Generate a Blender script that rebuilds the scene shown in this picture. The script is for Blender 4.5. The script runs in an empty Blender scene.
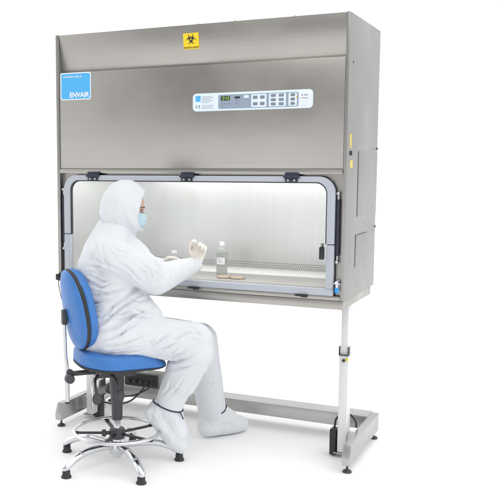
import bpy, bmesh, math, random
from mathutils import Vector, Matrix, noise

S = bpy.context.scene
COL = S.collection
R = math.radians
random.seed(7)

# ------------------------------------------------------------------ camera
cam = bpy.data.cameras.new('camera')
camo = bpy.data.objects.new('camera', cam)
COL.objects.link(camo)
YAW, PITCH = 0.466, 0.1118
fwd = Vector((-math.sin(YAW) * math.cos(PITCH), math.cos(YAW) * math.cos(PITCH), -math.sin(PITCH)))
camo.location = (2.8282, -4.2757, 1.6201)
camo.rotation_euler = fwd.to_track_quat('-Z', 'Y').to_euler()
cam.sensor_width = 36
cam.lens = 843.298 / 500 * 36
cam.shift_x = (250 - 157.865) / 500
cam.shift_y = (261.032 - 247) / 500
cam.clip_end = 300
S.camera = camo

# ------------------------------------------------------------------ studio light
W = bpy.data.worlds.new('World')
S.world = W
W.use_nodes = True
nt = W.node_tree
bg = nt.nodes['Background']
tc = nt.nodes.new('ShaderNodeTexCoord')
sep = nt.nodes.new('ShaderNodeSeparateXYZ')
nt.links.new(tc.outputs['Generated'], sep.inputs[0])
def wmath(op, a, b=None):
    x = nt.nodes.new('ShaderNodeMath')
    x.operation = op
    for k, v in enumerate((a, b)):
        if v is None:
            continue
        if isinstance(v, (int, float)):
            x.inputs[k].default_value = v
        else:
            nt.links.new(v, x.inputs[k])
    return x.outputs[0]


def smooth_range(v, a, b, lo, hi):
    x = nt.nodes.new('ShaderNodeMapRange')
    x.interpolation_type = 'SMOOTHSTEP'
    x.inputs['From Min'].default_value = a
    x.inputs['From Max'].default_value = b
    x.inputs['To Min'].default_value = lo
    x.inputs['To Max'].default_value = hi
    nt.links.new(v, x.inputs['Value'])
    return x.outputs[0]


# white studio: an even white base, an added soft-key glow upper right and steel-grading glow left, a dimmer room behind the camera
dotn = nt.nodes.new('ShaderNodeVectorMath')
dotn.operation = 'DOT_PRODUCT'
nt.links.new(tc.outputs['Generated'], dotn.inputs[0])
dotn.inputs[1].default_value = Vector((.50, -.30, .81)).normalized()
key_glow = smooth_range(dotn.outputs['Value'], .35, .95, 0, .75)
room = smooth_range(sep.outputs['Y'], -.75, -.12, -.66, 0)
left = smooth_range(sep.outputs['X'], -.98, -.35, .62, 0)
tot = wmath('ADD', wmath('ADD', 1.10, key_glow), wmath('ADD', room, left))
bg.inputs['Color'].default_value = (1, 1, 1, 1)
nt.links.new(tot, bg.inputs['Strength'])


def area(name, loc, target, size, power, col=(1, 1, 1), sy=None):
    l = bpy.data.lights.new(name, 'AREA')
    l.shape = 'RECTANGLE'
    l.size = size
    l.size_y = sy or size
    l.energy = power
    l.color = col
    o = bpy.data.objects.new(name, l)
    o.location = loc
    o.rotation_euler = (Vector(target) - Vector(loc)).to_track_quat('-Z', 'Y').to_euler()
    COL.objects.link(o)
    return o


area('softbox_overhead', (1.6, -2.2, 4.4), (0.6, -0.3, 0.8), 1.8, 14)

S.view_settings.view_transform = 'Standard'
S.view_settings.look = 'None'
S.view_settings.exposure = 0
S.view_settings.gamma = 1

# ------------------------------------------------------------------ materials
def principled(name, color, rough=.5, metal=0.0, **kw):
    m = bpy.data.materials.new(name)
    m.use_nodes = True
    b = m.node_tree.nodes['Principled BSDF']
    b.inputs['Base Color'].default_value = (*color, 1)
    b.inputs['Roughness'].default_value = rough
    b.inputs['Metallic'].default_value = metal
    for k, v in kw.items():
        b.inputs[k].default_value = v
    return m


def nodes(m):
    n = m.node_tree.nodes
    return n, m.node_tree.links, n['Principled BSDF']


def noise_tex(m, scale=(1, 1, 1), nscale=5, detail=4, coord='Object'):
    n, l, b = nodes(m)
    t = n.new('ShaderNodeTexCoord')
    mp = n.new('ShaderNodeMapping')
    mp.inputs['Scale'].default_value = scale
    x = n.new('ShaderNodeTexNoise')
    x.inputs['Scale'].default_value = nscale
    x.inputs['Detail'].default_value = detail
    l.new(t.outputs[coord], mp.inputs['Vector'])
    l.new(mp.outputs[0], x.inputs['Vector'])
    return x.outputs['Fac']


def mapr(m, fac, lo, hi, a=.3, b_=.7):
    n, l, b = nodes(m)
    x = n.new('ShaderNodeMapRange')
    x.inputs['From Min'].default_value = a
    x.inputs['From Max'].default_value = b_
    x.inputs['To Min'].default_value = lo
    x.inputs['To Max'].default_value = hi
    l.new(fac, x.inputs['Value'])
    return x.outputs[0]


def mixcol(m, fac, c0, c1):
    n, l, b = nodes(m)
    x = n.new('ShaderNodeMix')
    x.data_type = 'RGBA'
    x.inputs[6].default_value = (*c0, 1)
    x.inputs[7].default_value = (*c1, 1)
    l.new(fac, x.inputs[0])
    return x.outputs[2]


def bump(m, fac, strength=.1, dist=.01, prev=None):
    n, l, b = nodes(m)
    x = n.new('ShaderNodeBump')
    x.inputs['Strength'].default_value = strength
    x.inputs['Distance'].default_value = dist
    l.new(fac, x.inputs['Height'])
    if prev:
        l.new(prev, x.inputs['Normal'])
    l.new(x.outputs[0], b.inputs['Normal'])
    return x.outputs[0]


def steel(name, c, rough=.33, brush=(1.2, 1.2, 220), var=.06, bs=.05):
    m = principled(name, c, rough, 1.0)
    n, l, b = nodes(m)
    f = noise_tex(m, brush, 1.0, 3)
    cl = noise_tex(m, (1, 1, 1), 2.2, 3)
    l.new(mixcol(m, mapr(m, f, 0, 1), tuple(x * (1 - var) for x in c), tuple(min(1, x * (1 + var)) for x in c)), b.inputs['Base Color'])
    l.new(mapr(m, cl, rough - .08, rough + .10), b.inputs['Roughness'])
    bump(m, f, bs, .0015)
    return m


M = {}
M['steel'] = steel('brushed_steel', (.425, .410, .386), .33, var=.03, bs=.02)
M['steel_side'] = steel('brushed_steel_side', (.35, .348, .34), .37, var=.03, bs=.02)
M['steel_bright'] = steel('polished_steel', (.66, .66, .655), .22, (1.5, 1.5, 120))
M['steel_inner'] = principled('chamber_steel', (.78, .785, .775), .36, .82)
_n, _l, _b = nodes(M['steel_inner'])
_l.new(mixcol(M['steel_inner'], mapr(M['steel_inner'], noise_tex(M['steel_inner'], (70, 70, 1.5), 1.0, 3), 0, 1), (.765, .77, .76), (.795, .80, .79)), _b.inputs['Base Color'])
_l.new(mapr(M['steel_inner'], noise_tex(M['steel_inner'], (1, 1, 1), 1.3, 1), .33, .40, .2, .8), _b.inputs['Roughness'])
M['steel_beam'] = steel('beam_steel', (.50, .495, .485), .32)
M['white_metal'] = principled('white_painted_metal', (.74, .75, .76), .35)
M['frame'] = principled('grey_blue_coated_frame', (.45, .48, .54), .38)
M['chrome'] = principled('chrome', (.66, .67, .69), .13, 1.0)
M['bolt'] = principled('bolt_metal', (.6, .6, .6), .3, 1.0)
M['black'] = principled('black_plastic', (.018, .019, .022), .42)
M['navy'] = principled('dark_navy_plastic', (.022, .026, .045), .35)
M['rubber'] = principled('black_rubber', (.03, .03, .033), .6)
M['grey_plastic'] = principled('dark_grey_plastic', (.045, .048, .053), .45)
M['box_grey'] = principled('control_box_grey', (.16, .16, .155), .45)
M['tap_blue'] = principled('blue_tap_plastic', (.02, .30, .75), .35)
M['label_blue'] = principled('label_blue', (.075, .42, .80), .45)
M['label_white'] = principled('label_white', (.80, .82, .84), .5)
M['label_yellow'] = principled('label_yellow', (.86, .62, .015), .5)
M['label_black'] = principled('label_black', (.02, .018, .015), .5)
M['panel_white'] = principled('panel_white_blue', (.70, .80, .87), .4)
M['panel_grey'] = principled('panel_slate', (.28, .34, .43), .45)
M['print_grey'] = principled('print_grey', (.42, .46, .50), .5)
M['button_grey'] = principled('button_slate', (.20, .24, .30), .5)
M['lcd_dark'] = principled('display_dark', (.03, .045, .05), .2)
M['lcd_lit'] = principled('display_lit', (.35, .6, .05), .4)
_n, _l, _b = nodes(M['lcd_lit'])
_b.inputs['Emission Color'].default_value = (.45, .85, .08, 1)
_b.inputs['Emission Strength'].default_value = .15
M['lamp'] = principled('lamp_tube', (.9, .9, .9), .4)
_n, _l, _b = nodes(M['lamp'])
_b.inputs['Emission Color'].default_value = (1, 1, .98, 1)
_b.inputs['Emission Strength'].default_value = 3.0
M['dot'] = principled('slot_dark', (.11, .11, .115), .6)
M['tray'] = steel('tray_steel', (.52, .51, .49), .33, (1.5, 1.5, 120), .03, .015)
nodes(M['tray'])[2].inputs['Metallic'].default_value = .7
M['channel'] = principled('pale_satin_steel', (.62, .62, .61), .4, .5)
M['skin'] = principled('skin', (.60, .36, .27), .5, **{'Subsurface Weight': .1})
M['eye'] = principled('eye', (.03, .02, .018), .2)
M['eye_white'] = principled('eye_white', (.42, .38, .36), .3)
M['hair'] = principled('brow_hair', (.035, .022, .016), .7)
M['mask'] = principled('mask_blue', (.45, .61, .70), .75)
M['glove'] = principled('latex_glove', (.74, .70, .63), .5, **{'Subsurface Weight': .05})
M['tie'] = principled('navy_elastic', (.02, .03, .07), .7)
M['orange'] = principled('orange_medium', (1.0, .62, .24), .5)
M['amber'] = principled('amber_liquid', (.55, .16, .03), .15)
M['chair_trim'] = principled('black_edge_trim', (.02, .02, .022), .5)


def blue_vinyl(name, c):
    m = principled(name, c, .42, 0, **{'Specular IOR Level': .35})
    n, l, b = nodes(m)
    f = noise_tex(m, (1, 1, 1), 420, 2)
    g = noise_tex(m, (1, 1, 1), 9, 3)
    l.new(mixcol(m, mapr(m, g, 0, 1), tuple(x * .92 for x in c), tuple(x * 1.08 for x in c)), b.inputs['Base Color'])
    p = bump(m, g, .12, .01)
    bump(m, f, .18, .0006, p)
    return m


M['blue'] = blue_vinyl('blue_vinyl', (.05, .18, .49))


def tyvek(name, c, fine=.16):
    m = principled(name, c, .72, 0, **{'Specular IOR Level': .25})
    n, l, b = nodes(m)
    t = n.new('ShaderNodeTexCoord')
    # crumpled creases: edges of stretched cells, warped
    warp = n.new('ShaderNodeTexNoise')
    warp.inputs['Scale'].default_value = 6
    warp.inputs['Detail'].default_value = 3
    l.new(t.outputs['Object'], warp.inputs['Vector'])
    add = n.new('ShaderNodeVectorMath')
    add.operation = 'MULTIPLY_ADD'
    add.inputs[1].default_value = (.12, .12, .12)
    l.new(warp.outputs['Color'], add.inputs[0])
    l.new(t.outputs['Object'], add.inputs[2])
    v = n.new('ShaderNodeTexVoronoi')
    v.inputs['Scale'].default_value = 11
    v.feature = 'DISTANCE_TO_EDGE'
    l.new(add.outputs[0], v.inputs['Vector'])
    x = n.new('ShaderNodeTexNoise')
    x.inputs['Scale'].default_value = 30
    x.inputs['Detail'].default_value = 5
    x.inputs['Roughness'].default_value = .6
    l.new(add.outputs[0], x.inputs['Vector'])
    p = bump(m, mapr(m, v.outputs['Distance'], 0, 1, 0, .16), fine * .6, .005)
    bump(m, x.outputs['Fac'], fine * .6, .005, p)
    return m


M['tyvek'] = tyvek('white_coverall_fabric', (.66, .68, .712))
M['overshoe'] = tyvek('white_overshoe_fabric', (.69, .71, .74), .2)

# clear glass: transparent sheet with a Fresnel reflection
def clear(name, tint=(1, 1, 1), refl=1.0, body=0.0, bodycol=(.8, .8, .8)):
    m = bpy.data.materials.new(name)
    m.use_nodes = True
    n, l = m.node_tree.nodes, m.node_tree.links
    n.remove(n['Principled BSDF'])
    out = n['Material Output']
    tr = n.new('ShaderNodeBsdfTransparent')
    tr.inputs[0].default_value = (*tint, 1)
    gl = n.new('ShaderNodeBsdfGlossy')
    gl.inputs['Roughness'].default_value = .03
    gl.inputs['Color'].default_value = (refl, refl, refl, 1)
    fr = n.new('ShaderNodeLayerWeight')
    fr.inputs['Blend'].default_value = .5
    pw = n.new('ShaderNodeMath')
    pw.operation = 'POWER'
    pw.inputs[1].default_value = 4
    l.new(fr.outputs['Facing'], pw.inputs[0])
    ma = n.new('ShaderNodeMath')
    ma.operation = 'MULTIPLY_ADD'
    ma.inputs[1].default_value = .45
    ma.inputs[2].default_value = .035
    l.new(pw.outputs[0], ma.inputs[0])
    mx = n.new('ShaderNodeMixShader')
    l.new(ma.outputs[0], mx.inputs[0])
    if body:
        df = n.new('ShaderNodeBsdfDiffuse')
        df.inputs[0].default_value = (*bodycol, 1)
        m2 = n.new('ShaderNodeMixShader')
        m2.inputs[0].default_value = body
        l.new(tr.outputs[0], m2.inputs[1])
        l.new(df.outputs[0], m2.inputs[2])
        l.new(m2.outputs[0], mx.inputs[1])
    else:
        l.new(tr.outputs[0], mx.inputs[1])
    l.new(gl.outputs[0], mx.inputs[2])
    l.new(mx.outputs[0], out.inputs['Surface'])
    return m


M['glass'] = clear('window_glass', (.985, .99, .99), .8)
M['bottle'] = clear('bottle_plastic', (.94, .95, .94), 1, .12, (.75, .76, .75))
M['flask'] = clear('flask_glass', (.93, .95, .95), 1, .25, (.8, .82, .82))
M['dish'] = clear('dish_plastic', (1, 1, 1), .35, .22, (.93, .93, .92))

floor_m = principled('white_studio_floor', (.97, .97, .97), .6, 0, **{'Specular IOR Level': .2})
M['floor'] = floor_m


# ------------------------------------------------------------------ mesh builders
class B:
    def __init__(self, mat=None):
        self.bm = bmesh.new()
        self.M = mat or Matrix.Identity(4)

    def add(self, t, local=None):
        t.transform(self.M @ local if local else self.M)
        me = bpy.data.meshes.new('tmp')
        t.to_mesh(me)
        t.free()
        self.bm.from_mesh(me)
        bpy.data.meshes.remove(me)
        return self

    def box(self, x0, x1, y0, y1, z0, z1, bev=0.0, local=None, seg=2):
        t = bmesh.new()
        bmesh.ops.create_cube(t, size=1)
        t.transform(Matrix.Translation(((x0 + x1) / 2, (y0 + y1) / 2, (z0 + z1) / 2)) @ Matrix.Diagonal((x1 - x0, y1 - y0, z1 - z0, 1)))
        if bev:
            bmesh.ops.bevel(t, geom=t.edges[:], offset=bev, segments=seg, affect='EDGES', profile=.5, clamp_overlap=True)
        return self.add(t, local)

    def hexa(self, p, bev=0.0):
        # eight corners: bottom ring then top ring
        t = bmesh.new()
        v = [t.verts.new(q) for q in p]
        for f in ((3, 2, 1, 0), (4, 5, 6, 7), (0, 1, 5, 4), (1, 2, 6, 5), (2, 3, 7, 6), (3, 0, 4, 7)):
            t.faces.new([v[i] for i in f])
        if bev:
            bmesh.ops.bevel(t, geom=t.edges[:], offset=bev, segments=2, affect='EDGES', profile=.5)
        return self.add(t)

    def lathe(self, prof, n=32, local=None):
        t = bmesh.new()
        rings = []
        for r, z in prof:
            if r < 1e-6:
                rings.append([t.verts.new((0, 0, z))])
            else:
                rings.append([t.verts.new((r * math.cos(2 * math.pi * k / n), r * math.sin(2 * math.pi * k / n), z)) for k in range(n)])
        for a, b in zip(rings, rings[1:]):
            for k in range(n):
                q = (k + 1) % n
                if len(a) == 1 and len(b) == 1:
                    continue
                if len(a) == 1:
                    t.faces.new((a[0], b[q], b[k]))
                elif len(b) == 1:
                    t.faces.new((a[k], a[q], b[0]))
                else:
                    t.faces.new((a[k], a[q], b[q], b[k]))
        if len(rings[0]) > 1:
            t.faces.new(rings[0][::-1])
        if len(rings[-1]) > 1:
            t.faces.new(rings[-1])
        bmesh.ops.recalc_face_normals(t, faces=t.faces[:])
        return self.add(t, local)

    @staticmethod
    def along(p0, p1):
        p0, p1 = Vector(p0), Vector(p1)
        return Matrix.Translation(p0) @ (p1 - p0).to_track_quat('Z', 'Y').to_matrix().to_4x4(), (p1 - p0).length

    def cyl(self, p0, p1, r0, r1=None, n=24, bev=.0):
        m, L = self.along(p0, p1)
        r1 = r0 if r1 is None else r1
        pr = [(0, 0), (r0 - bev, 0), (r0, bev), (r1, L - bev), (r1 - bev, L), (0, L)] if bev else [(0, 0), (r0, 0), (r1, L), (0, L)]
        return self.lathe(pr, n, m)

    def capsule(self, p0, r0, p1, r1, n=20):
        m, L = self.along(p0, p1)
        pr = []
        for k in range(7):
            a = math.pi / 2 * k / 6
            pr.append((r0 * math.sin(a), -r0 * math.cos(a)))
        for k in range(7):
            a = math.pi / 2 * k / 6
            pr.append((r1 * math.cos(a), L + r1 * math.sin(a)))
        pr[0] = (0, -r0)
        pr[-1] = (0, L + r1)
        return self.lathe(pr, n, m)

    def ball(self, c, rad, sub=3, local=None):
        t = bmesh.new()
        bmesh.ops.create_icosphere(t, subdivisions=sub, radius=1)
        t.transform(Matrix.Translation(c) @ Matrix.Diagonal((*rad, 1)))
        return self.add(t, local)

    def tube(self, pts, r, n=12, closed=False, prof=None):
        # sweep a circle (or rx, ry per point through prof) along a polyline
        t = bmesh.new()
        P = [Vector(p) for p in pts]
        N = len(P)
        up = Vector((0, 0, 1))
        rings = []
        prev = None
        for i, p in enumerate(P):
            if closed:
                d = (P[(i + 1) % N] - P[i - 1]).normalized()
            else:
                d = (P[min(i + 1, N - 1)] - P[max(i - 1, 0)]).normalized()
            if prev is None:
                a = d.cross(up)
                if a.length < .05:
                    a = d.cross(Vector((1, 0, 0)))
                a.normalize()
            else:
                a = (prev - d * prev.dot(d)).normalized()
            prev = a
            b = a.cross(d).normalized()
            ra, rb = prof[i] if prof else (r, r)
            rings.append([t.verts.new(p + a * ra * math.cos(2 * math.pi * k / n) + b * rb * math.sin(2 * math.pi * k / n)) for k in range(n)])
        for i in range(N if closed else N - 1):
            a, b = rings[i], rings[(i + 1) % N]
            for k in range(n):
                q = (k + 1) % n
                t.faces.new((a[k], a[q], b[q], b[k]))
        if not closed:
            t.faces.new(rings[0][::-1])
            t.faces.new(rings[-1])
        bmesh.ops.recalc_face_normals(t, faces=t.faces[:])
        return self.add(t)

    def prism(self, loops, y0, y1, bev=0.0, plane='XZ', local=None):
        # outline(s) in x, z extruded from y0 (front) to y1; the second loop, same count, is a hole
        t = bmesh.new()
        def pt(u, v, w):
            return (u, w, v) if plane == 'XZ' else (w, u, v) if plane == 'YZ' else (u, v, w)
        if len(loops) == 1:
            a = [t.verts.new(pt(u, v, y0)) for u, v in loops[0]]
            b = [t.verts.new(pt(u, v, y1)) for u, v in loops[0]]
            n = len(a)
            t.faces.new(a)
            t.faces.new(b[::-1])
            for k in range(n):
                q = (k + 1) % n
                t.faces.new((a[k], b[k], b[q], a[q]))
        else:
            A = [[t.verts.new(pt(u, v, y0)) for u, v in lp] for lp in loops]
            C_ = [[t.verts.new(pt(u, v, y1)) for u, v in lp] for lp in loops]
            n = len(A[0])
            for k in range(n):
                q = (k + 1) % n
                t.faces.new((A[0][k], A[0][q], A[1][q], A[1][k]))
                t.faces.new((C_[0][q], C_[0][k], C_[1][k], C_[1][q]))
                t.faces.new((A[0][k], C_[0][k], C_[0][q], A[0][q]))
                t.faces.new((A[1][q], C_[1][q], C_[1][k], A[1][k]))
        bmesh.ops.recalc_face_normals(t, faces=t.faces[:])
        if bev:
            ed = [e for e in t.edges if len(e.link_faces) == 2 and e.calc_face_angle(0) > 1.2]
            bmesh.ops.bevel(t, geom=ed, offset=bev, segments=2, affect='EDGES', profile=.5)
        return self.add(t, local)


ORG = {}


def spline(pts, n=8):
    # Catmull-Rom through the points
    P = [Vector(p) for p in pts]
    P = [P[0]] + P + [P[-1]]
    out = []
    for i in range(1, len(P) - 2):
        a, b_, c, d = P[i - 1:i + 3]
        for k in range(n):
            t = k / n
            out.append(.5 * ((2 * b_) + (c - a) * t + (2 * a - 5 * b_ + 4 * c - d) * t * t + (3 * b_ - a - 3 * c + d) * t ** 3))
    out.append(P[-2])
    return out



def link_mesh(name, me, mat, parent=None, origin=None, smooth=True, ang=38):
    o = bpy.data.objects.new(name, me)
    COL.objects.link(o)
    org = ORG[parent.name] if parent else Vector(origin or (0, 0, 0))
    me.transform(Matrix.Translation(-org))
    if parent:
        o.parent = parent
    else:
        o.location = org
    ORG[o.name] = org
    if smooth:
        me.shade_smooth()
        me.set_sharp_from_angle(angle=R(ang))
    if mat:
        me.materials.append(M[mat] if isinstance(mat, str) else mat)
    return o


def obj(name, b, mat, parent=None, origin=None, smooth=True, ang=38):
    me = bpy.data.meshes.new(name)
    b.bm.to_mesh(me)
    b.bm.free()
    return link_mesh(name, me, mat, parent, origin, smooth, ang)


def thing(name, label, cat, loc, group=None):
    o = bpy.data.objects.new(name, None)
    COL.objects.link(o)
    o.location = loc
    o.empty_display_size = .1
    ORG[o.name] = Vector(loc)
    o['label'] = label
    o['category'] = cat
    if group:
        o['group'] = group
    return o


def tag(o, label, cat, group=None):
    o['label'] = label
    o['category'] = cat
    if group:
        o['group'] = group
    return o


def remesh(b, voxel, smooth=6):
    me = bpy.data.meshes.new('tmp')
    b.bm.to_mesh(me)
    b.bm.free()
    o = bpy.data.objects.new('tmp', me)
    COL.objects.link(o)
    m = o.modifiers.new('r', 'REMESH')
    m.mode = 'VOXEL'
    m.voxel_size = voxel
    m.use_smooth_shade = True
    s = o.modifiers.new('s', 'SMOOTH')
    s.factor = .5
    s.iterations = smooth
    dg = bpy.context.evaluated_depsgraph_get()
    out = bpy.data.meshes.new_from_object(o.evaluated_get(dg))
    bpy.data.objects.remove(o)
    bpy.data.meshes.remove(me)
    out.materials.clear()
    return out


def rrect(x0, x1, z0, z1, r, n=8, corners=(1, 1, 1, 1)):
    # outline, anticlockwise from bottom-left; corners = bl, br, tr, tl rounded or not
    out = []
    for (cx, cz, a0, on) in ((x0 + r, z0 + r, 180, corners[0]), (x1 - r, z0 + r, 270, corners[1]), (x1 - r, z1 - r, 0, corners[2]), (x0 + r, z1 - r, 90, corners[3])):
        for k in range(n + 1):
            a = R(a0 + 90 * k / n)
            if on:
                out.append((cx + r * math.cos(a), cz + r * math.sin(a)))
            else:                      # square corner, same number of points spread along it
                u = k / n
                sx = -1 if cx < (x0 + x1) / 2 else 1
                sz = -1 if cz < (z0 + z1) / 2 else 1
                p0 = (cx + r * math.cos(R(a0)), cz + r * math.sin(R(a0)))
                p1 = (cx + sx * r, cz + sz * r)
                p2 = (cx + r * math.cos(R(a0 + 90)), cz + r * math.sin(R(a0 + 90)))
                q = [p0, p1, p2]
                if u <= .5:
                    w = u * 2
                    out.append((p0[0] + (p1[0] - p0[0]) * w, p0[1] + (p1[1] - p0[1]) * w))
                else:
                    w = u * 2 - 1
                    out.append((p1[0] + (p2[0] - p1[0]) * w, p1[1] + (p2[1] - p1[1]) * w))
    return out


def lettering(name, text, height, x0, z0, y, mat, parent, bold=0.0, width=None, depth=.0006):
    c = bpy.data.curves.new('tmp', 'FONT')
    c.body = text
    c.size = 1
    c.offset = bold
    c.extrude = .001
    o = bpy.data.objects.new('tmp', c)
    COL.objects.link(o)
    dg = bpy.context.evaluated_depsgraph_get()
    me = bpy.data.meshes.new_from_object(o.evaluated_get(dg))
    bpy.data.objects.remove(o)
    bpy.data.curves.remove(c)
    xs = [v.co.x for v in me.vertices]
    ys = [v.co.y for v in me.vertices]
    sx = width / (max(xs) - min(xs)) if width else height / (max(ys) - min(ys))
    sy = height / (max(ys) - min(ys))
    for v in me.vertices:
        v.co = Vector((x0 + (v.co.x - min(xs)) * sx, y - depth * (.5 if v.co.z > 0 else -.5), z0 + (v.co.y - min(ys)) * sy))
    me.materials.clear()
    return link_mesh(name, me, mat, parent, smooth=False)


# ------------------------------------------------------------------ setting
b = B()
b.box(-60, 60, -60, 60, -.02, 0)
fl = obj('floor', b, 'floor', smooth=False)
fl['kind'] = 'structure'

# ------------------------------------------------------------------ safety cabinet
CW, CD, CZ0, CZ1 = 1.75, .70, .926, 2.3885
cab = thing('safety_cabinet', 'wide brushed steel microbiological safety cabinet with a glass front window, standing on a steel frame', 'safety cabinet', (.875, .35, CZ0))

b = B()
b.box(0, .022, 0, CD, CZ0, CZ1, .003)                       # left cheek
b.box(1.732, CW, 0, CD, CZ0, CZ1, .003)                     # right cheek
b.box(.0222, 1.7318, .03, CD - .012, CZ1 - .012, CZ1 - .001)       # roof
b.box(.0222, 1.7318, CD - .011, CD - .001, CZ0 + .001, CZ1 - .0125)  # back
b.box(.0222, 1.7318, .05, CD - .0115, CZ0 + .001, CZ0 + .012)    # bottom
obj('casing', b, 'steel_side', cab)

b = B()                                                     # upper fascia leans in towards its bottom edge
b.hexa([(.0235, .034, 2.1715), (1.7305, .034, 2.1715), (1.7305, .046, 2.1715), (.0235, .046, 2.1715),
        (.0235, .002, 2.3860), (1.7305, .002, 2.3860), (1.7305, .020, 2.3860), (.0235, .020, 2.3860)], .0015)
obj('upper_panel', b, 'steel', cab)
b = B()
b.box(.0235, 1.7305, .004, .022, 1.6085, 2.1685, .002)
b.box(.0235, 1.7305, .022, .05, 2.158, 2.1680)
obj('lower_panel', b, 'steel', cab)
b = B()
b.box(.0235, 1.7312, -.004, .024, 1.5805, 1.6045, .002)
b.box(.0235, 1.7312, .010, .030, 1.605, 1.608)
obj('hinge_rail', b, 'steel', cab)
b = B()                                                     # recessed fascia around the window and front sill
b.box(.0225, .078, .032, .05, .951, 1.580)
b.box(1.668, 1.7315, .032, .05, .951, 1.580)
b.box(.0782, 1.6678, .032, .05, 1.553, 1.580)
b.box(.0225, 1.7315, .000, .05, .9275, .9490, .0015)
obj('front_recess', b, 'steel', cab)

# inner chamber
b = B()
b.box(.06, 1.69, .600, .606, .950, 1.60)
obj('rear_wall', b, 'steel_inner', cab)
b = B()
b.box(.054, .0598, .051, .606, .950, 1.60)
b.box(1.6902, 1.696, .051, .606, .950, 1.60)
b.box(.0602, 1.6898, .051, .5998, 1.593, 1.600)
obj('chamber_liner', b, 'steel_inner', cab)
b = B()
b.box(.0602, 1.6898, .051, .5995, .966, .975)
obj('work_surface', b, 'tray', cab)
b = B()
b.prism([[(.478, .9753), (.592, .9753), (.592, 1.0), (.560, 1.0)]], .0604, 1.6896, .001, plane='YZ')
obj('rear_channel', b, 'channel', cab)
b = B()
x = .09
while x < 1.665:
    for k, yy in enumerate((.100, .114, .128)):
        b.box(x + (.006 if k == 1 else 0), x + .0055 + (.006 if k == 1 else 0), yy, yy + .0055, .975, .9756)
    x += .0125
obj('front_grille', b, 'dot', cab, smooth=False)
b = B()
x = .09
while x < 1.665:
    for k, zz in enumerate((1.006, 1.0185, 1.031)):
        b.box(x + (.006 if k == 1 else 0), x + .005 + (.006 if k == 1 else 0), .5993, .6, zz, zz + .005)
    x += .0125
obj('rear_slots', b, 'dot', cab, smooth=False)
b = B()
b.cyl((.2, .30, 1.578), (1.55, .30, 1.578), .011)
obj('lamp_tube', b, 'lamp', cab)
la = area('chamber_lamp', (.875, .25, 1.588), (.875, .30, .9), 1.45, 8.2, (1, 1, .98), .3)

# glazed window frame: hinged at the top
x0, x1, zb, zt = .0505, 1.695, .9505, 1.569
wi = (.0935, 1.654, 1.539)
zj = 1.2195


def arch(x0, x1, z0, z1, r, n=10):
    out = [(x0, z0), ]
    out.append((x0, z1 - r))
    for k in range(1, n + 1):
        a = R(180 - 90 * k / n)
        out.append((x0 + r + r * math.cos(a), z1 - r + r * math.sin(a)))
    for k in range(0, n + 1):
        a = R(90 - 90 * k / n)
        out.append((x1 - r + r * math.cos(a), z1 - r + r * math.sin(a)))
    out.append((x1, z0))
    return out


def ribbon(b, outer, inner, y0, y1, bev=.003):
    # open band between two lines, closed at its two ends
    t = bmesh.new()
    A = [t.verts.new((u, y0, v)) for u, v in outer]
    Bv = [t.verts.new((u, y0, v)) for u, v in inner]
    Cv = [t.verts.new((u, y1, v)) for u, v in outer]
    D = [t.verts.new((u, y1, v)) for u, v in inner]
    for k in range(len(A) - 1):
        t.faces.new((A[k], A[k + 1], Bv[k + 1], Bv[k]))
        t.faces.new((Cv[k + 1], Cv[k], D[k], D[k + 1]))
        t.faces.new((A[k + 1], A[k], Cv[k], Cv[k + 1]))
        t.faces.new((Bv[k], Bv[k + 1], D[k + 1], D[k]))
    for k in (0, len(A) - 1):
        t.faces.new((A[k], Bv[k], D[k], Cv[k]))
    bmesh.ops.recalc_face_normals(t, faces=t.faces[:])
    if bev:
        ed = [e for e in t.edges if len(e.link_faces) == 2 and e.calc_face_angle(0) > 1.2]
        bmesh.ops.bevel(t, geom=ed, offset=bev, segments=2, affect='EDGES', profile=.5)
    b.add(t)


b = B()
ribbon(b, arch(x0, x1, zj, zt, .088), arch(wi[0], wi[1], zj, wi[2], .060), -.006, .022)
win = obj('window_frame', b, 'frame', cab)
b = B()
ribbon(b, arch(wi[0] + .0005, wi[1] - .0005, zj, wi[2] - .0005, .0595), arch(wi[0] + .006, wi[1] - .006, zj, wi[2] - .006, .056), .000, .018, 0)
obj('seal', b, 'rubber', win)
b = B()
lp = arch(wi[0] + .0065, wi[1] - .0065, zj - .002, wi[2] - .0065, .055)
b.prism([lp], .006, .011)
obj('glass', b, 'glass', win, smooth=False)
b = B()                                                     # dark gasket behind the frame edge
ribbon(b, arch(x0 - .0035, x1 + .0035, zj, zt + .0035, .091), arch(x0 + .02, x1 - .02, zj, zt - .02, .07), .0225, .0315, 0)
b.box(x0 - .0035, x0 + .02, .0225, .0315, zb, zj)
b.box(x1 - .02, x1 + .0035, .0225, .0315, zb, zj)
obj('gasket', b, 'rubber', win)
b = B()
b.box(x0, wi[0], -.006, .022, zb + .0362, zj - .004, .003)
b.box(wi[1], x1, -.006, .022, zb + .0362, zj - .004, .003)
b.box(x0, x1, -.006, .022, zb, zb + .0358, .003)
obj('opening_frame', b, 'frame', cab)
for (a0, a1) in ((x0 + .004, wi[0] - .004), (wi[1] + .004, x1 - .004)):
    b = B()
    b.box(a0, a1, .000, .02, zj - .0038, zj - .0002)
    obj('joint_strip', b, 'rubber', cab, smooth=False)

for hx in (.256, .862, 1.463):
    b = B()
    b.box(hx - .034, hx + .034, -.014, -.0065, 1.536, 1.563, .002)
    b.box(hx - .034, hx + .040, -.018, -.0045, 1.563, 1.5885, .003)
    b.cyl((hx - .040, -.0165, 1.566), (hx + .046, -.0165, 1.566), .0075, n=16)
    h = obj('hinge', b, 'navy', cab)
    for dx in (-.017, .017):
        b = B()
        b.cyl((hx + dx, -.0135, 1.548), (hx + dx, -.0172, 1.548), .0062, n=16, bev=.001)
        obj('screw', b, 'bolt', h)

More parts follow.
